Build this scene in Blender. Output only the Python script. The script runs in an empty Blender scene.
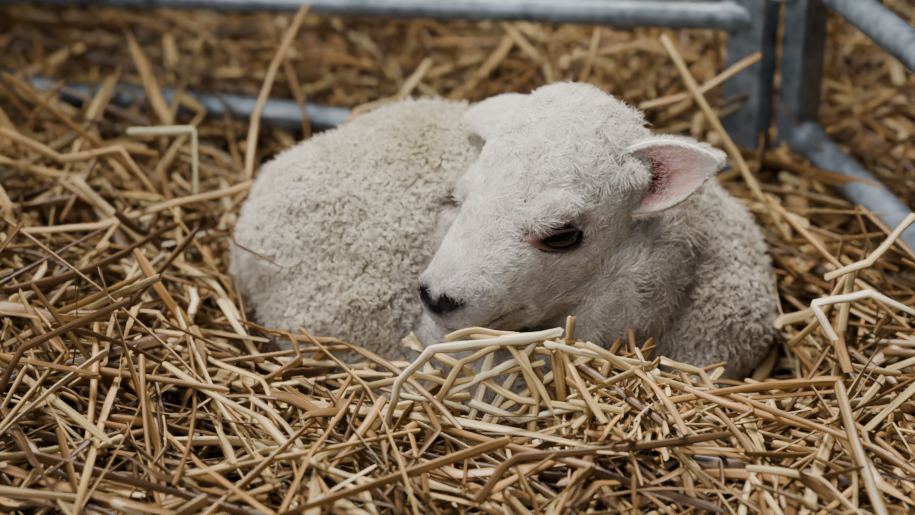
import bpy, math, random
import numpy as np
from mathutils import Vector, Matrix, noise
from mathutils.bvhtree import BVHTree
from mathutils.kdtree import KDTree

random.seed(7); rng = np.random.default_rng(7)
S = 0.00072          # authored millimetre-like units -> metres
Z0 = 25.0            # authored z of the shed floor is -25
def W(P):
    P = np.asarray(P, float)
    return (P + np.array([0, 0, Z0])) * S
scene = bpy.context.scene
col = scene.collection

# ------------------------------------------------------------------ helpers
def link(o, parent=None):
    col.objects.link(o)
    if parent: o.parent = parent
    return o
def mesh_obj(name, V, F, mat=None, parent=None, smooth=True, attrs=None):
    me = bpy.data.meshes.new(name)
    me.from_pydata(W(V).tolist(), [], [list(map(int, f)) for f in F])
    if smooth: me.shade_smooth()
    if attrs:
        for k, (t, arr) in attrs.items():
            a = me.attributes.new(k, t, 'POINT')
            a.data.foreach_set('color' if t == 'FLOAT_COLOR' else ('vector' if t == 'FLOAT_VECTOR' else 'value'),
                               np.asarray(arr, np.float32).ravel())
    if mat: me.materials.append(mat)
    o = bpy.data.objects.new(name, me)
    return link(o, parent)
def norm(v):
    v = np.asarray(v, float); return v / (np.linalg.norm(v, axis=-1, keepdims=True) + 1e-12)

# ------------------------------------------------------------------ materials
def newmat(name):
    m = bpy.data.materials.new(name); m.use_nodes = True
    nt = m.node_tree; b = nt.nodes['Principled BSDF']
    return m, nt, b
def attrmat(name, attr, rough=0.6, spec=0.3, sub=0.0):
    m, nt, b = newmat(name)
    a = nt.nodes.new('ShaderNodeAttribute'); a.attribute_name = attr
    nt.links.new(a.outputs['Color'], b.inputs['Base Color'])
    b.inputs['Roughness'].default_value = rough
    b.inputs['Specular IOR Level'].default_value = spec
    return m, nt, b, a
skin_mat, *_ = attrmat('lamb_skin', 'Col', 0.75, 0.15)
fur_mat, nt, b, a = attrmat('lamb_wool', 'Col', 0.75, 0.12)
# wool fibres pass light through: diffuse + translucent
tr = nt.nodes.new('ShaderNodeBsdfTranslucent'); mxs = nt.nodes.new('ShaderNodeMixShader'); mxs.inputs[0].default_value = 0.40
nt.links.new(a.outputs['Color'], tr.inputs['Color'])
nt.links.new(b.outputs[0], mxs.inputs[1]); nt.links.new(tr.outputs[0], mxs.inputs[2])
nt.links.new(mxs.outputs[0], nt.nodes['Material Output'].inputs['Surface'])
ear_mat, nt, b, a = attrmat('ear_skin', 'Col', 0.6, 0.2)
b.inputs['Subsurface Weight'].default_value = 0.3
b.inputs['Subsurface Radius'].default_value = (0.006, 0.002, 0.001)

def simple(name, c, rough=0.5, metal=0.0, spec=0.5, coat=0.0):
    m, nt, b = newmat(name)
    b.inputs['Base Color'].default_value = (*c, 1); b.inputs['Roughness'].default_value = rough
    b.inputs['Metallic'].default_value = metal; b.inputs['Specular IOR Level'].default_value = spec
    b.inputs['Coat Weight'].default_value = coat
    return m
hoof_mat = simple('hoof_horn', (0.03, 0.025, 0.02), 0.5)
eye_mat, nt, b = newmat('lamb_eye')
b.inputs['Roughness'].default_value = 0.12; b.inputs['Coat Weight'].default_value = 0.25
a = nt.nodes.new('ShaderNodeAttribute'); a.attribute_name = 'Col'
nt.links.new(a.outputs['Color'], b.inputs['Base Color'])

straw_mat, nt, b = newmat('straw')
a = nt.nodes.new('ShaderNodeAttribute'); a.attribute_name = 'Col'
a2 = nt.nodes.new('ShaderNodeAttribute'); a2.attribute_name = 'suv'
n1 = nt.nodes.new('ShaderNodeTexNoise'); n1.inputs['Scale'].default_value = 1.0; n1.inputs['Detail'].default_value = 5
nt.links.new(a2.outputs['Vector'], n1.inputs['Vector'])
r1 = nt.nodes.new('ShaderNodeMapRange'); r1.inputs[1].default_value = 0.3; r1.inputs[2].default_value = 0.7
r1.inputs[3].default_value = 0.36; r1.inputs[4].default_value = 1.35
nt.links.new(n1.outputs['Fac'], r1.inputs[0])
mx = nt.nodes.new('ShaderNodeMix'); mx.data_type = 'RGBA'; mx.blend_type = 'MULTIPLY'; mx.inputs[0].default_value = 1
nt.links.new(a.outputs['Color'], mx.inputs[6]); nt.links.new(r1.outputs[0], mx.inputs[7])
nt.links.new(mx.outputs[2], b.inputs['Base Color'])
b.inputs['Roughness'].default_value = 0.42; b.inputs['Specular IOR Level'].default_value = 0.4

galv, nt, b = newmat('galvanised_steel')
tc = nt.nodes.new('ShaderNodeTexCoord')
n1 = nt.nodes.new('ShaderNodeTexNoise'); n1.inputs['Scale'].default_value = 22; n1.inputs['Detail'].default_value = 6
v1 = nt.nodes.new('ShaderNodeTexVoronoi'); v1.inputs['Scale'].default_value = 90
nt.links.new(tc.outputs['Object'], n1.inputs['Vector']); nt.links.new(tc.outputs['Object'], v1.inputs['Vector'])
ad = nt.nodes.new('ShaderNodeMath'); ad.operation = 'MULTIPLY_ADD'; ad.inputs[1].default_value = 0.3
nt.links.new(v1.outputs['Distance'], ad.inputs[0]); nt.links.new(n1.outputs['Fac'], ad.inputs[2])
cr = nt.nodes.new('ShaderNodeValToRGB')
cr.color_ramp.elements[0].position = 0.40; cr.color_ramp.elements[0].color = (0.045, 0.058, 0.072, 1)
cr.color_ramp.elements[1].position = 0.9; cr.color_ramp.elements[1].color = (0.30, 0.36, 0.42, 1)
nt.links.new(ad.outputs[0], cr.inputs[0]); nt.links.new(cr.outputs[0], b.inputs['Base Color'])
b.inputs['Metallic'].default_value = 0.45; b.inputs['Roughness'].default_value = 0.42

floor_mat, nt, b = newmat('earth_floor')
n1 = nt.nodes.new('ShaderNodeTexNoise'); n1.inputs['Scale'].default_value = 30; n1.inputs['Detail'].default_value = 8
cr = nt.nodes.new('ShaderNodeValToRGB')
cr.color_ramp.elements[0].color = (0.010, 0.007, 0.004, 1); cr.color_ramp.elements[1].color = (0.03, 0.018, 0.01, 1)
nt.links.new(n1.outputs['Fac'], cr.inputs[0]); nt.links.new(cr.outputs[0], b.inputs['Base Color'])
b.inputs['Roughness'].default_value = 0.95

# ------------------------------------------------------------------ lamb : head frame
O = np.array([69., -90., 201.])
n_ = norm([-.68, -.644, -.36]); l_ = np.array([.66, -.74, .12]); l_ = norm(l_ - n_ * np.dot(l_, n_))
h_ = np.cross(n_, l_); h_ = norm(h_)
HM = np.array([n_, l_, h_])           # rows
def toW(loc): return O + np.asarray(loc, float) @ HM
def toL(p): return (np.asarray(p, float) - O) @ HM.T
EPH = math.radians(29); EC = (10.0, 13.0)      # eye slit rotation, eye centre (a, c)
def eyeq(L):
    """coordinates of head-local points in the slit frame of the eye"""
    da, dc = L[:, 0] - EC[0], L[:, 2] - EC[1]
    return da * math.cos(EPH) + dc * math.sin(EPH), -da * math.sin(EPH) + dc * math.cos(EPH)

Vs, Fs = [], []
def addpart(V, F):
    off = sum(len(v) for v in Vs); Vs.append(np.asarray(V, float)); Fs.extend([[i + off for i in f] for f in F])
def ell(c, r, rot=None, nu=28, nv=18, out=False):
    V = [(0, 0, 1)]; F = []
    for i in range(1, nv):
        th = math.pi * i / nv
        for j in range(nu):
            ph = 2 * math.pi * j / nu
            V.append((math.sin(th) * math.cos(ph), math.sin(th) * math.sin(ph), math.cos(th)))
    V.append((0, 0, -1)); last = len(V) - 1
    for j in range(nu):
        F.append([0, 1 + j, 1 + (j + 1) % nu])
        for i in range(nv - 2):
            a = 1 + i * nu + j; b_ = 1 + i * nu + (j + 1) % nu
            F.append([a, a + nu, b_ + nu, b_])
        a = 1 + (nv - 2) * nu
        F.append([a + j, last, a + (j + 1) % nu])
    V = np.array(V) * np.asarray(r, float)
    if rot is not None: V = V @ rot
    V = V + np.asarray(c, float)
    if out: return V, F
    addpart(V, F)
def chain(pts, rad, step=5):
    for i in range(len(pts) - 1):
        a, b_ = np.array(pts[i], float), np.array(pts[i + 1], float)
        n = max(2, int(np.linalg.norm(b_ - a) / step / 1.5))
        for k in range(n + 1):
            t = k / n; r = rad[i] * (1 - t) + rad[i + 1] * t
            ell(a * (1 - t) + b_ * t, (r, r, r), nu=14, nv=9)
# trunk
ell((-95, 16, 113), (122, 106, 124))
ell((-30, 34, 126), (135, 106, 132))
ell((70, 38, 122), (145, 104, 126))
ell((192, 8, 88), (116, 100, 104))
ell((220, -25, 70), (90, 88, 86))
# haunch (left hind thigh folded against belly)
ell((-100, -34, 82), (94, 74, 88))
ell((-10, -50, 62), (70, 56, 62))
# neck
chain([(195, 5, 130), (172, -2, 158), (140, -16, 195)], [84, 73, 62], step=14)
chain([(150, -50, 115), (140, -55, 155), (115, -58, 185)], [76, 68, 58], step=14)
# fore legs folded, hind leg folded, tail
chain([(160, -60, 70), (105, -105, 56), (42, -142, 50)], [50, 37, 29])
chain([(42, -142, 50), (90, -158, 15), (150, -165, -3)], [27, 18, 15])
chain([(235, -50, 60), (225, -105, 36), (200, -145, 20)], [46, 32, 24])
chain([(200, -145, 20), (250, -140, 0), (285, -120, -8)], [22, 16, 15])
chain([(-10, -60, 50), (-80, -105, 10), (-128, -98, 0)], [44, 27, 20])
chain([(-128, -98, 0), (-60, -128, -8), (-10, -140, -10)], [20, 15, 14])
chain([(-205, 60, 70), (-220, 75, 30), (-205, 70, -5)], [22, 17, 12])
# head loft
prof = [(-128, 36, 48, -20), (-118, 54, 68, -40), (-100, 65, 82, -55), (-75, 71, 87, -68), (-45, 72, 86, -79), (-20, 68, 78, -86),
        (0, 61, 68, -86), (22, 54, 57, -80), (45, 47, 48, -71), (66, 42, 42, -63), (86, 38, 36, -54), (102, 36, 32, -48),
        (113, 34, 28, -44), (121, 31, 23, -39), (126, 25, 16, -31), (129, 13, 6, -18)]
nr = 36; V = []; F = []
for (a_, w, t, bt) in prof:
    cz = (t + bt) / 2; hz = (t - bt) / 2
    for j in range(nr):
        ph = 2 * math.pi * j / nr; cs, sn = math.cos(ph), math.sin(ph)
        e = 0.84
        y = w * math.copysign(abs(cs) ** e, cs); z = hz * math.copysign(abs(sn) ** e, sn)
        if sn < 0: y *= 1 - 0.26 * (-sn) ** 1.5
        V.append((a_, y, cz + z))
for i in range(len(prof) - 1):
    for j in range(nr):
        F.append([i * nr + j, (i + 1) * nr + j, (i + 1) * nr + (j + 1) % nr, i * nr + (j + 1) % nr])
F.append(list(range(nr))); F.append([(len(prof) - 1) * nr + j for j in reversed(range(nr))])
addpart(toW(V), F)
for sgn in (1, -1):
    ell(toW((-4, sgn * 47, 36)), (34, 17, 14), rot=HM)      # brow ridge
    ell(toW((-52, sgn * 48, -34)), (44, 22, 38), rot=HM)    # cheek
    ell(toW((114, sgn * 17, 13)), (14, 13, 13), rot=HM)      # nostril wing
    ell(toW((-76, sgn * 56, 22)), (24, 20, 22), rot=HM)      # ear base
    ell(toW((98, sgn * 18, -22)), (26, 16, 16), rot=HM)      # upper lip
ell(toW((104, 0, -40)), (23, 22, 13), rot=HM)               # lower lip / chin

tmp = bpy.data.meshes.new('tmp'); V = np.concatenate(Vs); tmp.from_pydata(V.tolist(), [], Fs)
to = bpy.data.objects.new('tmp', tmp); col.objects.link(to)
md = to.modifiers.new('r', 'REMESH'); md.mode = 'VOXEL'; md.voxel_size = 3.2
dg = bpy.context.evaluated_depsgraph_get(); dg.update()
me2 = bpy.data.meshes.new_from_object(to.evaluated_get(dg))
bpy.data.objects.remove(to)
def getVF(me):
    V = np.empty(len(me.vertices) * 3); me.vertices.foreach_get('co', V); V = V.reshape(-1, 3)
    F = [list(p.vertices) for p in me.polygons]
    E = np.empty(len(me.edges) * 2, int); me.edges.foreach_get('vertices', E); E = E.reshape(-1, 2)
    return V, F, E
V, F, E = getVF(me2)
deg = np.zeros(len(V)); np.add.at(deg, E[:, 0], 1); np.add.at(deg, E[:, 1], 1)
def smooth(V, it, w=None):
    for _ in range(it):
        A = np.zeros_like(V); np.add.at(A, E[:, 0], V[E[:, 1]]); np.add.at(A, E[:, 1], V[E[:, 0]])
        A /= deg[:, None]; V = V + 0.6 * (A - V) * (1 if w is None else w[:, None])
    return V
def bodymask(L):
    m = np.clip((-(L[:, 0]) - 75) / 50, 0, 1)
    m = np.maximum(m, np.clip((-L[:, 2] - 92) / 20, 0, 1))
    m = np.maximum(m, np.clip((np.abs(L[:, 1]) - 84) / 10, 0, 1))
    return np.maximum(m, np.clip((L[:, 0] - 150) / 10, 0, 1))
L = toL(V)
bodyw = bodymask(L)
V = smooth(V, 5); V = smooth(V, 30, bodyw)
def vnormals(V, F):
    T = np.array([t for f in F for t in ([f[0], f[1], f[2]], [f[0], f[2], f[3]] if len(f) == 4 else [f[0], f[1], f[2]])])
    fn = np.cross(V[T[:, 1]] - V[T[:, 0]], V[T[:, 2]] - V[T[:, 0]])
    N = np.zeros_like(V)
    for k in range(3): np.add.at(N, T[:, k], fn)
    return norm(N), T
N, T = vnormals(V, F)
disp = np.zeros(len(V))
for i in range(len(V)):
    if bodyw[i] > 0:
        p = Vector(V[i])
        disp[i] = bodyw[i] * (2.0 * noise.noise(p / 11.0) + 6 * noise.noise(p / 50.0))
L = toL(V); hw_ = 1 - bodyw
ex, ez = eyeq(L)
for sgn in (1, -1):
    q = (ex / 27) ** 2 + (ez / 14) ** 2
    disp -= np.where(L[:, 1] * sgn > 25, 13 * np.exp(-q * 1.2), 0) * hw_
    q = ((L[:, 0] - 124) / 9) ** 2 + ((L[:, 2] - 13) / 6) ** 2 + ((L[:, 1] - sgn * 16) / 8) ** 2
    disp -= 7 * np.exp(-q)
mc = -21 + (118 - L[:, 0]) * -0.20
mouth = np.exp(-((L[:, 2] - mc) / 2.8) ** 2) * (L[:, 0] > 62) * (L[:, 0] < 150) * (np.abs(L[:, 1]) < 50) * hw_
disp -= 5 * mouth
V = V + N * disp[:, None]
N, T = vnormals(V, F)

def lamb_col(P):
    L = toL(P); c = np.tile(np.array([.93, .895, .845]), (len(P), 1))
    def mix(w, colr):
        nonlocal c
        w = np.clip(w, 0, 1)[:, None]; c = c * (1 - w) + np.array(colr) * w
    bw = bodymask(L); hw = 1 - bw
    mix(bw, (.83, .785, .70))
    nz = np.array([noise.noise(Vector(p) / 45.0) for p in P]); nz2 = np.array([noise.noise(Vector(p) / 14.0 + Vector((9, 3, 1))) for p in P])
    mix(bw * np.clip(nz * 1.2 + .08, 0, .5), (.60, .53, .41))
    mix(bw * np.clip(nz2 * .9, 0, .35), (.54, .48, .38))
    g = lambda x, y, z, r: np.exp(-(((P - np.array([x, y, z])) / r) ** 2).sum(1))
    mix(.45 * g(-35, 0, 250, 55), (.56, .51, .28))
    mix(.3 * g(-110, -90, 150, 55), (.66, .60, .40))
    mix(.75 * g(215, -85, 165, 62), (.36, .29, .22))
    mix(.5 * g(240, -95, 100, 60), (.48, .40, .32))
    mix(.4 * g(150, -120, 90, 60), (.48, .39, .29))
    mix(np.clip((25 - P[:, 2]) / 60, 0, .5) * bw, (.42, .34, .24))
    mix(hw * np.clip(nz2 * .9, 0, .28), (.68, .60, .53))
    a_, b_, c_ = L.T
    mix(hw * np.clip(nz * 1.6, 0, .5) * (c_ > 30) * (a_ < 20), (.58, .53, .49))
    mix(hw * np.clip((a_ - 80) / 55, 0, .55), (.56, .52, .53))
    mix(hw * .45 * np.exp(-((a_ - 55) / 28) ** 2 - ((c_ - 42) / 14) ** 2), (.66, .57, .52))
    mix(hw * .45 * np.exp(-((a_ - 45) / 25) ** 2 - ((c_ + 10) / 22) ** 2), (.74, .61, .56))
    ex, ez = eyeq(L)
    for s in (1, -1):
        q = (ex / 38) ** 2 + (ez / 22) ** 2
        mix(np.where(b_ * s > 20, .35 * np.exp(-q ** 2), 0) * hw, (.70, .50, .45))
        q = (ex / 28) ** 2 + (ez / 12.5) ** 2
        w = np.where(b_ * s > 20, np.exp(-q ** 2), 0) * hw; mix(.9 * w, (.14, .07, .06))
        q = ((ex - 29) / 10) ** 2 + ((ez + 1) / 5) ** 2
        mix(np.where(b_ * s > 15, .85 * np.exp(-q), 0) * hw, (.10, .06, .045))
        q = ((a_ - 121) / 15) ** 2 + ((c_ - 12) / 10) ** 2 + ((b_ - s * 16) / 13) ** 2
        mix(1.7 * np.exp(-q ** 2), (.010, .009, .010))
    mix(1.3 * np.exp(-((a_ - 129) / 7) ** 2 - ((c_ - 5) / 11) ** 2 - (b_ / 14) ** 2), (.03, .028, .03))
    mcc = -21 + (118 - a_) * -0.20
    mix(.75 * np.exp(-((c_ - mcc) / 3) ** 2) * (a_ > 66) * (np.abs(b_) < 50) * hw, (.18, .13, .13))
    return np.clip(c, 0, 1)
lamb = bpy.data.objects.new('lamb', None); link(lamb)
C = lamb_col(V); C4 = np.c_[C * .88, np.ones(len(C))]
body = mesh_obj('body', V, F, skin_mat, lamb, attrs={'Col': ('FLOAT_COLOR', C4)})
bvh = BVHTree.FromPolygons([Vector(v) for v in V], F)

# ------------------------------------------------------------------ fur
def sample(V, N, T, n, wv=None):
    A = np.linalg.norm(np.cross(V[T[:, 1]] - V[T[:, 0]], V[T[:, 2]] - V[T[:, 0]]), axis=1)
    if wv is not None: A = A * wv[T].mean(1)
    c = np.cumsum(A); c /= c[-1]
    idx = np.clip(np.searchsorted(c, rng.random(n)), 0, len(T) - 1)
    u, v = rng.random(n), rng.random(n); m = u + v > 1; u[m], v[m] = 1 - u[m], 1 - v[m]
    t = T[idx]; w = 1 - u - v
    P = V[t[:, 0]] * w[:, None] + V[t[:, 1]] * u[:, None] + V[t[:, 2]] * v[:, None]
    NN = norm(N[t[:, 0]] * w[:, None] + N[t[:, 1]] * u[:, None] + N[t[:, 2]] * v[:, None])
    return P, NN
def hair_obj(name, P, C, R, parent, mat):
    n, k, _ = P.shape
    hc = bpy.data.hair_curves.new(name); hc.add_curves([k] * n)
    hc.attributes['position'].data.foreach_set('vector', W(P).astype(np.float32).ravel())
    a = hc.attributes.get('radius') or hc.attributes.new('radius', 'FLOAT', 'POINT')
    a.data.foreach_set('value', (R * S).astype(np.float32).ravel())
    a = hc.attributes.new('Col', 'FLOAT_COLOR', 'POINT')
    cc = np.concatenate([C, np.ones((n, k, 1))], 2)
    a.data.foreach_set('color', cc.astype(np.float32).ravel())
    hc.materials.append(mat)
    o = bpy.data.objects.new(name, hc); link(o, parent); return o
def tang(NN, D):
    D = D - NN * (D * NN).sum(1, keepdims=True); return norm(D)
K = 5; tt = np.linspace(0, 1, K)
wface = 1 - bodyw
P, NN = sample(V, N, T, 130000, wface + 0.0001)
Lp = toL(P); ex, ez = eyeq(Lp)
drop = np.zeros(len(P), bool)
for s in (1, -1):
    drop |= (Lp[:, 1] * s > 20) & ((ex / 25.5) ** 2 + (ez / 10) ** 2 < 1)
    drop |= (((Lp[:, 0] - 124) / 12) ** 2 + ((Lp[:, 2] - 12) / 8) ** 2 + ((Lp[:, 1] - s * 16) / 11) ** 2 < 1)
P, NN, Lp = P[~drop], NN[~drop], Lp[~drop]
n = len(P)
ln = np.interp(Lp[:, 0], [-130, -60, 0, 60, 110, 140], [19, 17, 13, 11, 6, 3]) * rng.uniform(.5, 1.4, n)
ln *= np.where((Lp[:, 2] < -45), 1.7, 1)
nf = np.array([[noise.noise(Vector(p) / 13.0), noise.noise(Vector(p) / 13.0 + Vector((7, 1, 4))), noise.noise(Vector(p) / 13.0 + Vector((3, 8, 2)))] for p in P])
topf = np.clip((-Lp[:, 0] + 20) / 60, 0, 1)[:, None]
D = tang(NN, np.tile(-n_, (n, 1)) + nf * (1.7 + 3.0 * topf) + rng.normal(0, .4, (n, 3)) + np.array([0, 0, -.3]))
pts = P[:, None, :] + ln[:, None, None] * (NN[:, None, :] * (0.52 * tt - 0.15 * tt ** 2)[None, :, None] + D[:, None, :] * (0.35 * tt + .5 * tt ** 2)[None, :, None])
pts += rng.normal(0, .5, pts.shape) * (tt ** 1)[None, :, None] * topf[:, None, :]
clump = np.array([noise.noise(Vector((p[0] / 5., p[1] / 5., p[2] / 5.))) for p in P])
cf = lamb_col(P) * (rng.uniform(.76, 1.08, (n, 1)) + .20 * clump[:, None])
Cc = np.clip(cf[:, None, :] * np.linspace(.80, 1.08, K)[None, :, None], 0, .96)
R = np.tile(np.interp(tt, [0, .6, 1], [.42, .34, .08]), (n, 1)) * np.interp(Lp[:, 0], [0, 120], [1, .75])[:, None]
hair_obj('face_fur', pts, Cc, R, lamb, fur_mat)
# body wool in crimped locks
K = 7; tt = np.linspace(0, 1, K)
wb = np.clip(bodyw + .15, 0, 1) * (bodyw > 0.02) * (V[:, 2] > -8)
P, NN = sample(V, N, T, 270000, wb)
n = len(P)
PL, NL = sample(V, N, T, 30000, wb)
kd = KDTree(len(PL))
for i, p in enumerate(PL): kd.insert(p, i)
kd.balance()
li = np.array([kd.find(p)[1] for p in P])
m = len(PL)
t1 = tang(NL, rng.normal(0, 1, (m, 3))); t2 = np.cross(NL, t1)
ph = rng.uniform(0, 6.28, m); om = rng.uniform(4, 8, m) * rng.choice([-1, 1], m); rl = rng.uniform(1.1, 2.4, m)
big = np.array([noise.noise(Vector(p) / 9.0) for p in PL])
ll = rng.uniform(8, 10.5, m) + 4.5 * big
nfl = np.array([[noise.noise(Vector(p) / 18.0), noise.noise(Vector(p) / 18.0 + Vector((7, 1, 4))), noise.noise(Vector(p) / 18.0 + Vector((3, 8, 2)))] for p in PL])
lean = tang(NL, nfl * 4 + rng.normal(0, .4, (m, 3)) + np.array([-.6, 0, -.8])) * rng.uniform(2, 5, (m, 1))
pathT = ph[:, None] + om[:, None] * tt[None, :]
path = NL[:, None, :] * (ll[:, None] * (tt - .3 * tt ** 2)[None, :])[:, :, None] + lean[:, None, :] * (tt ** 2)[None, :, None] \
    + (rl[:, None] * (.3 + tt)[None, :])[:, :, None] * (np.cos(pathT)[:, :, None] * t1[:, None, :] + np.sin(pathT)[:, :, None] * t2[:, None, :])
lp = path[li]
root = P[:, None, :] + (PL[li] - P)[:, None, :] * (0.25 * tt ** .8)[None, :, None]
jit = rng.normal(0, .6, (n, K, 3)) * tt[None, :, None]
pts = root + lp * rng.uniform(.8, 1.15, (n, 1, 1)) + jit
stray = rng.random(n) < .04
pts[stray] += NN[stray][:, None, :] * (tt ** 1.3 * 6)[None, :, None]
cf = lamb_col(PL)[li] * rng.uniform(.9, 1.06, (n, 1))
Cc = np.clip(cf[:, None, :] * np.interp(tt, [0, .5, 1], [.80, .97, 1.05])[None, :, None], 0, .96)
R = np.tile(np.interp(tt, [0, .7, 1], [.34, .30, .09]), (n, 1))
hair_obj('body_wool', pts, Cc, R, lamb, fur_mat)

# ------------------------------------------------------------------ ears
def ear(name, base, e, f, length, width, cup, sgn):
    e = norm(e); f = np.asarray(f, float); f = norm(f - e * np.dot(f, e)); g = np.cross(e, f)
    ns, ntt = 40, 25; G = []
    for i in range(ns):
        s = i / (ns - 1)
        w = width * (math.sin(math.pi * min(1, (s ** 1.1 * .72 + .28))) ** .75)
        w = max(w, .6)
        cd = cup * (1 - s) ** .7 * 1.25 + 4
        bend = -10 * s * s
        for j in range(ntt):
            t = -1 + 2 * j / (ntt - 1)
            ang = t * (1.45 - .75 * s)
            y = w * math.sin(ang) / math.sin(1.45 - .75 * s + 1e-3)
            z = -cd * math.cos(ang) + cd * .35 + .7 * math.sin(t * 14 + s * 3) * (1 - abs(t))
            G.append(base + e * (s * length) + g * y + f * (z + bend))
    G = np.array(G)
    F = [[i * ntt + j, i * ntt + j + 1, (i + 1) * ntt + j + 1, (i + 1) * ntt + j] for i in range(ns - 1) for j in range(ntt - 1)]
    Nn, TT = vnormals(G, F)
    if (Nn @ f).mean() < 0: Nn = -Nn; F = [x[::-1] for x in F]
    back = G - Nn * 2.6
    nG = len(G)
    FF = F + [[x + nG for x in f_[::-1]] for f_ in F]
    rim = [j for j in range(ntt)] + [i * ntt + ntt - 1 for i in range(1, ns)] + [(ns - 1) * ntt + j for j in range(ntt - 2, -1, -1)] + [i * ntt for i in range(ns - 2, 0, -1)]
    for a_, b_ in zip(rim, rim[1:] + rim[:1]): FF.append([a_, b_, b_ + nG, a_ + nG])
    VV = np.concatenate([G, back])
    s_ = np.repeat(np.linspace(0, 1, ns), ntt); t_ = np.tile(np.linspace(-1, 1, ntt), ns)
    ci = np.tile(np.array([.85, .56, .51]), (nG, 1))
    w = np.exp(-((s_ - .36) / .17) ** 2 - ((t_ - .05) / .5) ** 2)[:, None]; w2 = np.clip(w * 1.6, 0, 1)
    ci = ci * (1 - w2) + np.array([.17, .022, .022]) * w2
    vein = np.clip(np.array([noise.noise(Vector((s_[k] * 3, t_[k] * 5 + math.sin(s_[k] * 5), 2.))) for k in range(nG)]) * 1.8 + .08, 0, .5)[:, None] * (s_ < .9)[:, None]
    ci = ci * (1 - vein) + np.array([.58, .24, .21]) * vein
    r = np.clip(np.maximum(np.abs(t_), s_) * 5 - 3.9, 0, 1)[:, None]; ci = ci * (1 - r) + np.array([.90, .74, .68]) * r
    cb = np.tile(np.array([.86, .79, .72]), (nG, 1))
    CC = np.c_[np.concatenate([ci, cb]), np.ones(2 * nG)]
    mesh_obj(name, VV, FF, ear_mat, lamb, attrs={'Col': ('FLOAT_COLOR', CC)})
    NB, TB = vnormals(VV, FF)
    wv = np.concatenate([np.clip((np.maximum(np.abs(t_), s_) - .72) * 2.6, 0.04, 1), np.ones(nG) * 1.0])
    P, NN = sample(VV, NB, TB, 19000, wv); n = len(P)
    D = tang(NN, np.tile(e, (n, 1)) + rng.normal(0, .45, (n, 3)))
    K = 4; tt = np.linspace(0, 1, K); ln = rng.uniform(3.5, 10, n)
    pts = P[:, None, :] + ln[:, None, None] * (NN[:, None, :] * (.4 * tt)[None, :, None] + D[:, None, :] * (.8 * tt)[None, :, None])
    cf = np.array([.93, .89, .84]) * rng.uniform(.84, 1.02, (n, 1))
    hair_obj(name + '_fur', pts, np.repeat(np.clip(cf, 0, .96)[:, None, :], K, 1), np.tile(np.interp(tt, [0, 1], [.34, .08]), (n, 1)), lamb, fur_mat)
Uc = np.array([0, .469, .883]); Fc = np.array([0, -.883, .469]); Rc = np.array([1., 0, 0])
ear('ear_left', toW((-64, 63, 19)), Rc * .95 + Uc * .20 + Fc * .14, Fc * .95 - Uc * .30 - Rc * .1, 97, 33, 16, 1)
ear('ear_right', toW((-82, -50, 50)), -Rc * .80 - Uc * .04 - Fc * .30, -Fc * .7 - Uc * .45 - Rc * .1, 60, 27, 14, -1)

# ------------------------------------------------------------------ eyes
cE, sE = math.cos(EPH), math.sin(EPH)
EY, ESL = 44.8, .17
def eyeloc(x, y, z, sg): return (EC[0] + x * cE - z * sE, sg * (y - ESL * x), EC[1] + x * sE + z * cE)
for sgn, nm in ((1, 'left'), (-1, 'right')):
    Ve, Fe = ell((0, 0, 0), (27, 20, 20), out=True, nu=40, nv=26)
    ce = np.tile(np.array([.008, .0045, .0035]), (len(Ve), 1))
    q = (Ve[:, 0] / 10) ** 2 + (Ve[:, 2] / 6) ** 2; pu = np.where(q < 1, 1, 0)[:, None]
    ce = ce * (1 - pu) + np.array([.001, .001, .002]) * pu
    VL = np.array([eyeloc(x, y + EY, z, sgn) for x, y, z in Ve])
    mesh_obj('eye_' + nm, toW(VL), Fe if sgn > 0 else [f[::-1] for f in Fe], eye_mat, lamb, attrs={'Col': ('FLOAT_COLOR', np.c_[ce, np.ones(len(ce))])})
    nl = 48; rings = [(.84, .4, (.012, .009, .008)), (.93, 2.2, (.02, .013, .011)), (1.05, 2.8, (.09, .04, .035)), (1.22, -.5, (.28, .15, .13)), (1.6, -14, (.5, .42, .36))]
    Vl = []; Cl = []
    for (sc_, up, cc) in rings:
        for j in range(nl):
            th = 2 * math.pi * j / nl; c_, s_ = math.cos(th), math.sin(th)
            x = 24 * sc_ * c_; z = (7.6 if s_ > 0 else 9.6) * sc_ * math.copysign(abs(s_) ** 1.2, s_)
            q = max(0.06, 1 - (min(abs(x), 26) / 29) ** 2 - (z / 23) ** 2)
            y = EY + 20 * math.sqrt(q) + up
            Vl.append(eyeloc(x, y, z, sgn)); Cl.append((*cc, 1))
    Fl = [[i * nl + j, i * nl + (j + 1) % nl, (i + 1) * nl + (j + 1) % nl, (i + 1) * nl + j] for i in range(len(rings) - 1) for j in range(nl)]
    mesh_obj('eyelid_' + nm, toW(Vl), Fl, skin_mat, lamb, attrs={'Col': ('FLOAT_COLOR', Cl)})
# hooves
for i, (p, d) in enumerate([((155, -166, -6), (1, -.1, -.1)), ((292, -116, -11), (.9, .4, 0)), ((-2, -142, -12), (1, -.2, 0))]):
    d = norm(d); up = np.array([0, 0, 1.]); sd = norm(np.cross(up, d)); up = np.cross(d, sd)
    VV = []; FF = []
    for s in (-1, 1):
        Vh, Fh = ell((0, 0, 0), (20, 8, 12), out=True, nu=16, nv=10)
        Vh[:, 2] = np.maximum(Vh[:, 2], -8)
        Vh = Vh @ np.array([d, sd, up]) + np.array(p) + sd * s * 7.5
        off = len(VV); VV.extend(Vh.tolist()); FF.extend([[k + off for k in f] for f in Fh])
    mesh_obj('hoof_%d' % (i + 1), VV, FF, hoof_mat, lamb)

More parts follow.
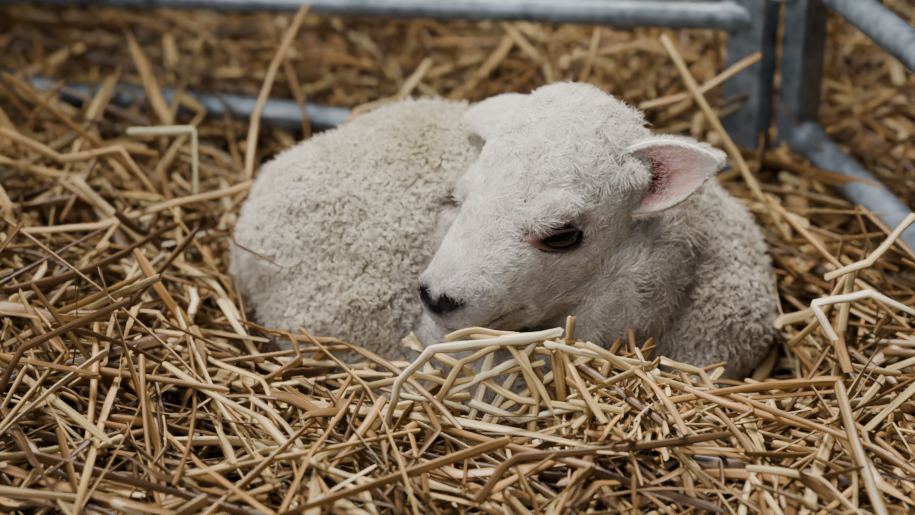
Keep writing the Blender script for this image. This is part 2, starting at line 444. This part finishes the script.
# ------------------------------------------------------------------ straw
def hgt(x, y):
    h = 8 + 20 * noise.noise(Vector((x / 160, y / 160, 3.1))) + 26 * noise.noise(Vector((x / 75, y / 75, 7.7)))
    h += 56 * math.exp(-((x - 140) / 85) ** 2 - ((y + 228) / 58) ** 2)
    h += 60 / (1 + math.exp(-(y - 230) / 60.0))
    h += 38 / (1 + math.exp((x + 300) / 50.0)) * (1 if y > -150 else math.exp(-((y + 150) / 150) ** 2))
    yr = 272 + (318 - x) * .2
    if x < 100: h -= 46 * math.exp(-((y - yr + 50) / 75) ** 2)
    return h
SV, SF, SC, SU = [], [], [], []
cnt = [0]
TINT = np.array([.80, .745, .66])
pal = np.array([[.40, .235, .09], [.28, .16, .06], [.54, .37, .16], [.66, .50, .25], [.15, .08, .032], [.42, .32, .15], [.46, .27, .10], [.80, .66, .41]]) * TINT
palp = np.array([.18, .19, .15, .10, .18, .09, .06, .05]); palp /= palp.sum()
pall = np.array([.12, .30, .02, .01, .50, .02, .03, .0]); pall /= pall.sum()  # low straws mostly dark browns: shade of the deep gaps painted into their colour
def straw(P, hw, th, c, taper=True, sides=6, twist=0.0, refv=None, split=False):
    P = np.asarray(P, float); m = len(P)
    Tn = norm(np.gradient(P, axis=0))
    ref = rng.normal(0, 1, 3) if refv is None else np.asarray(refv, float)
    side = norm(np.cross(Tn, ref)); nr_ = np.cross(side, Tn)
    seg = np.r_[0, np.cumsum(np.linalg.norm(np.diff(P, axis=0), axis=1))]
    f = np.interp(np.linspace(0, 1, m), [0, .05, .9, 1], [.7, 1, .85, .2 if split else .45]) * rng.uniform(.82, 1.18, m)
    ang = np.linspace(0, 2 * np.pi, sides, endpoint=False)
    tw = twist * seg / seg[-1]
    A = ang[None, :]
    x = np.cos(A) * hw * f[:, None]; y = np.sin(A) * th * f[:, None] * rng.uniform(.6, 1.2, m)[:, None]
    ct, st = np.cos(tw)[:, None], np.sin(tw)[:, None]
    x, y = x * ct - y * st, x * st + y * ct
    VV = P[:, None, :] + side[:, None, :] * x[:, :, None] + nr_[:, None, :] * y[:, :, None]
    off = cnt[0]; cnt[0] += m * sides
    SV.append(VV.reshape(-1, 3))
    i = np.arange(m - 1)[:, None] * sides; j = np.arange(sides)[None, :]; j2 = (j + 1) % sides
    SF.append(np.stack([i + j, i + j2, i + sides + j2, i + sides + j], -1).reshape(-1, 4) + off)
    SC.append(np.tile(np.r_[c, 1.0], (m * sides, 1)))
    r = rng.uniform(0, 500)
    SU.append(np.stack([np.repeat(seg, sides) * .02 + r, np.tile(np.sin(ang) * 1.2 + np.cos(ang) * 1.6, m), np.full(m * sides, r)], 1))
def inside(p):
    co, nn, ix, d = bvh.find_nearest(Vector(p))
    s = (Vector(p) - co).dot(nn)
    return (d if s >= 0 else -d), np.array(co), np.array(nn)
def polyline(c, th, tilt, length, kinks):
    d = np.array([math.cos(th) * math.cos(tilt), math.sin(th) * math.cos(tilt), math.sin(tilt)])
    cuts = sorted(rng.uniform(.15, .85, kinks)); pts = [np.zeros(3)]; cur = d.copy(); last = 0
    for k in list(cuts) + [1]:
        pts.append(pts[-1] + cur * (k - last) * length); last = k
        cur = norm(cur + rng.normal(0, .55, 3) * np.array([1, 1, .5]))
    pts = np.array(pts); pts -= pts.mean(0); pts += c
    out = [pts[0]]
    for a_, b_ in zip(pts[:-1], pts[1:]):
        bow = rng.normal(0, .04) * np.linalg.norm(b_ - a_) * np.array([-math.sin(th), math.cos(th), .6])
        for t in (.03, .28, .5, .72, .97): out.append(a_ + (b_ - a_) * t + bow * (1 - (2 * t - 1) ** 2))
    out.append(pts[-1]); return np.array(out)
made = 0
for i in range(11500):
    if i % 3: x = rng.uniform(-640, 640); y = rng.uniform(-430, 520)
    else: x = rng.uniform(-900, 950); y = rng.uniform(-560, 1050)
    th = rng.uniform(0, math.pi * 2)
    if rng.random() < .4: th = rng.normal(-.9, .5)
    uu = rng.random()
    L_ = rng.uniform(120, 300) if uu < .5 else (rng.uniform(260, 520) if uu < .82 else rng.uniform(25, 120))
    dx, dy = math.cos(th) * L_ * .4, math.sin(th) * L_ * .4
    h0, h1, hc_ = hgt(x - dx, y - dy), hgt(x + dx, y + dy), hgt(x, y)
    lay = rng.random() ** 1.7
    tilt = math.atan2(h1 - h0, L_ * .8) + rng.normal(0, .07 + .2 * lay)
    lift = -30 + 115 * lay
    if rng.random() < .08: tilt += rng.normal(0, .35); lift += 5
    z = max((h0 + h1) / 2, hc_ - 4) + lift
    kinks = rng.choice([0, 1, 2, 3], p=[.3, .35, .22, .13])
    P = polyline(np.array([x, y, z]), th, tilt, L_, kinks)
    P[:, 2] = np.maximum(P[:, 2], -22)
    if np.any((P[:, 1] < -250) & (P[:, 2] > 105)): continue
    yr = 272 + (318 - P[:, 0]) * .2
    if np.any((P[:, 0] < -80) & (P[:, 1] > yr - 170) & (P[:, 1] < yr + 12) & (P[:, 2] > 98 - .53 * (yr - P[:, 1]))) and rng.random() < .78: continue
    if abs(x) < 600 and abs(y) < 500:
        if np.any((P[:, 0] > 5) & (P[:, 0] < 105) & (P[:, 1] < -150) & (P[:, 1] > -250) & (P[:, 2] > 48)): continue
        if np.any((P[:, 0] > -260) & (P[:, 0] < 330) & (P[:, 1] < -60) & (P[:, 1] > -330) & (P[:, 2] > 112)): continue
        if np.any((P[:, 0] > 200) & (P[:, 0] < 335) & (P[:, 1] < -60) & (P[:, 1] > -260) & (P[:, 2] > 44 - .53 * (P[:, 1] + 120) + 12)): continue
        bad = False; Q = P.copy()
        for k in range(len(P)):
            d, co, nn = inside(P[k])
            if d < -26: bad = True; break
            if d < 14:
                if nn[2] > .5: bad = True; break
                Q[k] = co + nn * 14
        if bad: continue
        P = Q
        mids = (P[:-1] + P[1:]) / 2
        if any(inside(q)[0] < 4 for q in mids): continue
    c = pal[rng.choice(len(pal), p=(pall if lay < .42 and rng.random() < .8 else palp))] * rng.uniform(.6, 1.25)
    u = rng.random()
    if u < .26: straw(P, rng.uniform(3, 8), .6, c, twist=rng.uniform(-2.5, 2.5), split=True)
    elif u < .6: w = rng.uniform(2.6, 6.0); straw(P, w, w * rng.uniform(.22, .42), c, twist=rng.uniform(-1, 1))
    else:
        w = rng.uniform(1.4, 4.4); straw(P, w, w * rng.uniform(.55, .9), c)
    made += 1
print('straws', made)

def at(px, pv, y):
    k = 1.0; up = 257.5 - pv; z = 100
    for _ in range(6):
        k = 2160 / (2160 + .883 * y - .469 * (z - 120)); z = 120 + (up / k - .469 * y) / .883
    return np.array([(px - 457.5) / k, y, z])
pale = np.array([.74, .62, .38]); gold = np.array([.60, .43, .19]); brn = np.array([.42, .26, .10]); grn = np.array([.55, .49, .27])
hero = [
 ([(562, 333, -205), (500, 342, -215), (432, 350, -222), (398, 384, -230), (385, 430, -235), (380, 472, -238)], 5.0, pale),
 ([(492, 344, -215), (484, 385, -225), (468, 430, -235), (450, 478, -240)], 4.4, pale),
 ([(524, 362, -210), (500, 398, -225), (475, 442, -235), (452, 484, -240)], 4.4, pale),
 ([(470, 334, -200), (540, 350, -205), (620, 366, -205), (690, 390, -200), (748, 396, -195)], 3.8, gold),
 ([(572, 316, -200), (568, 350, -205), (556, 430, -225), (545, 515, -240)], 4.8, gold),
 ([(520, 340, -205), (552, 400, -220), (550, 450, -235), (528, 520, -245)], 4.8, brn),
 ([(282, 432, -210), (340, 417, -215), (410, 404, -220), (470, 396, -220)], 4.4, gold),
 ([(270, 461, -240), (370, 462, -245), (462, 474, -250)], 4, gold),
 ([(536, 444, -245), (585, 488, -255), (640, 500, -260)], 4, pale),
 ([(600, 446, -240), (690, 442, -240), (768, 434, -235)], 3.6, pale),
 ([(630, 482, -250), (720, 452, -240), (812, 410, -220)], 4.4, gold),
 ([(664, 396, -205), (612, 444, -235), (560, 482, -250)], 4, pale),
 ([(900, 438, -180), (868, 398, -170), (840, 350, -150), (813, 304, -130), (870, 294, -130), (925, 318, -130)], 4, pale),
 ([(662, 38, 190), (705, 108, 150), (750, 180, 110), (805, 268, 60)], 5, gold),
 ([(760, 55, 200), (700, 92, 170), (640, 108, 150)], 4, brn),
 ([(600, 20, 300), (592, 60, 260), (575, 100, 240)], 4, brn),
 ([(255, 186, 60), (180, 202, 40), (100, 226, 20), (20, 232, 10)], 4.2, brn),
 ([(128, 132, 150), (194, 131, 140), (196, 196, 90)], 4.2, grn),
 ([(308, 4, 330), (275, 66, 280), (255, 120, 220), (248, 178, 150)], 4.4, brn),
 ([(122, 262, 0), (160, 318, -50), (178, 380, -110), (190, 440, -150)], 4.6, gold),
 ([(60, 330, -60), (120, 290, -30), (165, 255, -10)], 4, pale * .8),
 ([(220, 300, -70), (262, 362, -130), (330, 395, -160), (440, 372, -180)], 4, gold),
 ([(160, 350, -80), (250, 415, -160), (330, 450, -200)], 4.4, brn),
 ([(430, 60, 300), (400, 100, 260), (355, 112, 250)], 4.6, gold),
 ([(690, 505, -270), (640, 430, -235), (560, 385, -215), (510, 372, -205)], 4, brn),
 ([(780, 500, -270), (730, 440, -230), (700, 405, -205), (680, 372, -185)], 4, brn),
 ([(640, 370, -190), (585, 348, -195), (520, 336, -198), (460, 345, -205)], 4.2, gold),
 ([(588, 372, -200), (640, 420, -225), (700, 480, -255)], 4, gold),
 ([(430, 352, -215), (470, 372, -222), (520, 400, -230), (600, 410, -230)], 4, gold),
 ([(400, 395, -225), (455, 405, -230), (470, 410, -232)], 3, grn),
 ([(915, 215, -60), (870, 262, -90), (825, 278, -100)], 4.2, gold),
 ([(790, 345, -100), (815, 325, -110), (850, 270, -80)], 3.8, brn),
 ([(720, 500, -270), (800, 470, -250), (915, 455, -230)], 4.4, gold),
 ([(20, 480, -240), (110, 440, -210), (200, 415, -180), (260, 400, -170)], 4.4, brn),
 ([(0, 400, -160), (80, 445, -200), (150, 500, -260)], 4.4, pale * .7),
 ([(500, 515, -255), (470, 460, -242), (440, 400, -228)], 4.2, gold),
 ([(545, 345, -212), (580, 352, -212), (650, 365, -200)], 3.6, pale),
 ([(505, 338, -212), (530, 372, -222), (560, 420, -235), (575, 470, -245)], 4, gold),
 ([(600, 352, -205), (560, 372, -212), (500, 410, -228), (470, 460, -238)], 4, gold),
 ([(480, 350, -214), (540, 342, -208), (575, 340, -205)], 4, brn),
 ([(660, 372, -195), (600, 400, -215), (545, 460, -240)], 4, pale),
 ([(560, 356, -205), (600, 385, -215), (612, 440, -238), (640, 470, -248)], 4, brn),
 ([(555, 350, -215), (562, 400, -225), (556, 450, -238), (560, 500, -248)], 5.5, brn),
 ([(0, 235, 20), (40, 300, -20), (95, 345, -60), (150, 350, -80)], 4.6, gold),
 ([(0, 130, 160), (60, 160, 120), (120, 150, 120), (160, 200, 80)], 4.4, brn),
 ([(75, 180, 80), (140, 240, 40), (215, 285, -20), (245, 330, -80)], 4.4, gold),
 ([(20, 290, -20), (90, 350, -80), (190, 372, -120), (280, 402, -165)], 4.4, brn),
 ([(700, 60, 260), (640, 45, 280), (560, 60, 260)], 4.4, brn),
 ([(445, 338, -214), (478, 330, -206), (530, 338, -206), (560, 352, -212)], 3.2, gold),
 ([(410, 372, -225), (450, 384, -228), (500, 372, -222), (545, 362, -214)], 3.2, gold),
 ([(535, 440, -245), (575, 470, -252), (615, 478, -255), (690, 460, -245)], 4.2, pale),
 ([(660, 360, -185), (700, 372, -185), (720, 400, -200), (790, 398, -190)], 3.6, gold),
 ([(820, 500, -270), (790, 440, -230), (770, 400, -200)], 4.2, gold),
 ([(350, 515, -260), (345, 460, -240), (380, 420, -225), (440, 405, -225)], 4.2, brn),
 ([(240, 500, -260), (270, 440, -220), (300, 400, -180)], 4.2, gold),
 ([(500, 345, -216), (462, 362, -224), (440, 395, -232), (425, 452, -240)], 3.6, gold),
 ([(540, 338, -208), (520, 360, -216), (488, 374, -224), (430, 402, -232)], 3.6, pale),
 ([(585, 345, -208), (642, 375, -208), (652, 402, -218), (600, 442, -238)], 4, gold),
 ([(560, 340, -208), (577, 400, -226), (590, 472, -246)], 4.4, gold),
 ([(470, 402, -232), (520, 420, -236), (562, 410, -232), (642, 395, -222)], 4, pale),
 ([(520, 350, -214), (536, 392, -226), (530, 440, -240), (512, 500, -250)], 5, gold),
 ([(610, 362, -206), (590, 400, -224), (582, 450, -242), (600, 510, -255)], 4.4, brn),
]
for pts, w, c in hero:
    P = np.array([at(*p) for p in pts])
    Q = [P[0]]
    for a_, b_ in zip(P[:-1], P[1:]):
        for t in (.02, .35, .65, .98): Q.append(a_ + (b_ - a_) * t)
    Q.append(P[-1])
    Q = np.array(Q); Q[1:-1] += rng.normal(0, .5, (len(Q) - 2, 3))
    for k in range(len(Q)):
        d, co, nn = inside(Q[k])
        if d < 14: Q[k] = co + nn * 14
    straw(Q, w, w * .38, c * .95, refv=(rng.normal(0, .4), -.88, .47), twist=rng.uniform(-.7, .7))
# extra springy fan of straws in the heap under the chin
for i in range(460):
    x0 = rng.normal(145, 75); y0 = rng.normal(-226, 24)
    th = rng.uniform(0, 6.28); L_ = rng.uniform(60, 240)
    P = polyline(np.array([x0, y0, hgt(x0, y0) + rng.uniform(0, 46)]), th, rng.normal(0, .36), L_, int(rng.integers(0, 4)))
    if P[:, 2].max() > 124 or any(inside(q)[0] < 12 for q in P): continue
    if np.any((P[:, 0] < 95) & (P[:, 0] > 0) & (P[:, 2] > 66)): continue
    if np.any((P[:, 0] > 200) & (P[:, 2] > 85)): continue
    w = rng.uniform(1.8, 4.8); straw(P, w, w * rng.uniform(.22, .6), pal[rng.choice(len(pal))] * rng.uniform(.85, 1.3), twist=rng.uniform(-1, 1))
SVa, SFa, SCa, SUa = map(np.concatenate, (SV, SF, SC, SU))
me = bpy.data.meshes.new('straw_bedding')
me.vertices.add(len(SVa)); me.vertices.foreach_set('co', W(SVa).astype(np.float32).ravel())
me.loops.add(len(SFa) * 4); me.loops.foreach_set('vertex_index', SFa.astype(np.int32).ravel())
me.polygons.add(len(SFa)); me.polygons.foreach_set('loop_start', (np.arange(len(SFa)) * 4).astype(np.int32))
me.update(calc_edges=True); me.shade_smooth()
a = me.attributes.new('Col', 'FLOAT_COLOR', 'POINT'); a.data.foreach_set('color', SCa.astype(np.float32).ravel())
a = me.attributes.new('suv', 'FLOAT_VECTOR', 'POINT'); a.data.foreach_set('vector', SUa.astype(np.float32).ravel())
me.materials.append(straw_mat); link(bpy.data.objects.new('straw_bedding', me))

# ------------------------------------------------------------------ floor
fl = [(-2600, -2400, -25), (2600, -2400, -25), (2600, 3200, -25), (-2600, 3200, -25)]
mesh_obj('floor', fl, [[0, 1, 2, 3]], floor_mat, smooth=False)

# ------------------------------------------------------------------ hurdles
def tube(P, r, sides=24):
    P = np.asarray(P, float); Tn = norm(np.gradient(P, axis=0)); ref = np.array([.01, .02, 1.])
    if abs(Tn[0, 2]) > .9: ref = np.array([1., 0, 0])
    sd = norm(np.cross(Tn, ref)); up = np.cross(sd, Tn); an = np.linspace(0, 2 * np.pi, sides, endpoint=False)
    r = np.broadcast_to(r, (len(P),))
    V = P[:, None, :] + r[:, None, None] * (np.cos(an)[None, :, None] * sd[:, None, :] + np.sin(an)[None, :, None] * up[:, None, :])
    F = [[i * sides + j, i * sides + (j + 1) % sides, (i + 1) * sides + (j + 1) % sides, (i + 1) * sides + j] for i in range(len(P) - 1) for j in range(sides)]
    F.append(list(range(sides))[::-1]); F.append([(len(P) - 1) * sides + j for j in range(sides)])
    return V.reshape(-1, 3), F
def box(c, hx, hy, z0, z1, rot, bev=3):
    pts = []
    for (sx, sy) in ((1, 1), (-1, 1), (-1, -1), (1, -1)):
        for a0 in (0, 1, 2):
            base = {(1, 1): 0, (-1, 1): 90, (-1, -1): 180, (1, -1): 270}[(sx, sy)]
            aa = math.radians(base + a0 * 45)
            pts.append((sx * (hx - bev) + bev * math.cos(aa), sy * (hy - bev) + bev * math.sin(aa)))
    cr_, sr_ = math.cos(rot), math.sin(rot)
    V = [(c[0] + x * cr_ - y * sr_, c[1] + x * sr_ + y * cr_, z) for z in (z0, z1) for x, y in pts]
    n = len(pts); F = [[j, (j + 1) % n, n + (j + 1) % n, n + j] for j in range(n)] + [list(range(n))[::-1], [n + j for j in range(n)]]
    return np.array(V), F
def build(name, parts):
    VV = []; FF = []
    for V, F in parts:
        off = len(VV); VV.extend(np.asarray(V).tolist()); FF.extend([[k + off for k in f] for f in F])
    o = mesh_obj(name, VV, FF, galv)
    mod = o.modifiers.new('es', 'EDGE_SPLIT'); mod.split_angle = math.radians(40)
    return o
parts = []
parts.append(box((320, 274), 15, 25, -25, 1180, .75))
parts.append(box((322 - 1500, 272 + 300), 20, 20, -25, 1180, .2))
for z_r, z_l, r in ((268, 210, 15.5), (90, 138, 15.5), (455, 440, 15.5), (660, 660, 15.5), (880, 880, 15.5), (1150, 1150, 15.5)):
    P = [(318 + (-1500) * t, 272 + 300 * t, z_r + (z_l - z_r) * t) for t in np.linspace(0, 1, 8)]
    if z_r in (90,): P[1:] = [(p[0], p[1], 90 + (118 - 90) * min(1, i / 4.)) for i, p in enumerate(P)][1:]
    parts.append(tube(P, r))
    w = np.array([291., 277.4, z_r]); parts.append(tube([w + np.array([8, -1.6, 0]), w, w + np.array([-7, 1.4, -.3])], [18, 18, 16.5]))
build('metal_hurdle', parts)
parts = []
s0 = np.array([376., 270.]); s1 = np.array([457., 20.]); ds = norm(s1 - s0)
parts.append(box(s0, 14, 24, -25, 1180, -.75))
e_ = s0 + ds * 1300
parts.append(box(e_, 18, 18, -25, 1180, -.28))
for z in (135, 321, 520, 720, 930, 1150):
    a_ = np.r_[s0, z]; b_ = np.r_[e_, z]
    parts.append(tube([a_ + (b_ - a_) * t for t in np.linspace(0, 1, 6)], 17.5))
    d3 = np.r_[ds, 0]; w = a_ + d3 * 30
    parts.append(tube([w - d3 * 10, w, w + d3 * 8], [21, 21, 18.5]))
for z in (300, 700):
    parts.append(tube([(348 + 22 * math.cos(t), 268 + 20 * math.sin(t), z) for t in np.linspace(0, 6.28, 20)], 4, 10))
build('metal_hurdle.001', parts)

# ------------------------------------------------------------------ light, world, camera
w = bpy.data.worlds.new('world'); scene.world = w; w.use_nodes = True
w.node_tree.nodes['Background'].inputs[0].default_value = (.90, .93, 1, 1)
w.node_tree.nodes['Background'].inputs[1].default_value = .045
def area(name, loc, tgt, size, e, c, spread=180):
    l = bpy.data.lights.new(name, 'AREA'); l.size = size; l.energy = e; l.color = c; l.spread = math.radians(spread)
    o = bpy.data.objects.new(name, l); link(o); o.location = W(loc)
    d = Vector(W(tgt)) - o.location; o.rotation_euler = d.to_track_quat('-Z', 'Y').to_euler(); return o
area('skylight_panel', (-250, 350, 2700), (160, -190, 100), 0.8, 10, (1, .98, .94), 46)
area('shed_opening_light', (-1300, -1700, 1700), (90, -90, 100), 1.1, 4.6, (.99, .985, 1), 70)

cam = bpy.data.cameras.new('camera'); co = bpy.data.objects.new('camera', cam); link(co)
p = math.radians(28)
co.location = W((0, -2160 * math.cos(p), 120 + 2160 * math.sin(p)))
d = Vector(W((0, 0, 120))) - co.location
co.rotation_euler = d.to_track_quat('-Z', 'Y').to_euler()
cam.lens = 85; cam.sensor_width = 36; cam.clip_start = .02
cam.dof.use_dof = True; cam.dof.focus_distance = 1985 * S; cam.dof.aperture_fstop = 2.8
scene.camera = co
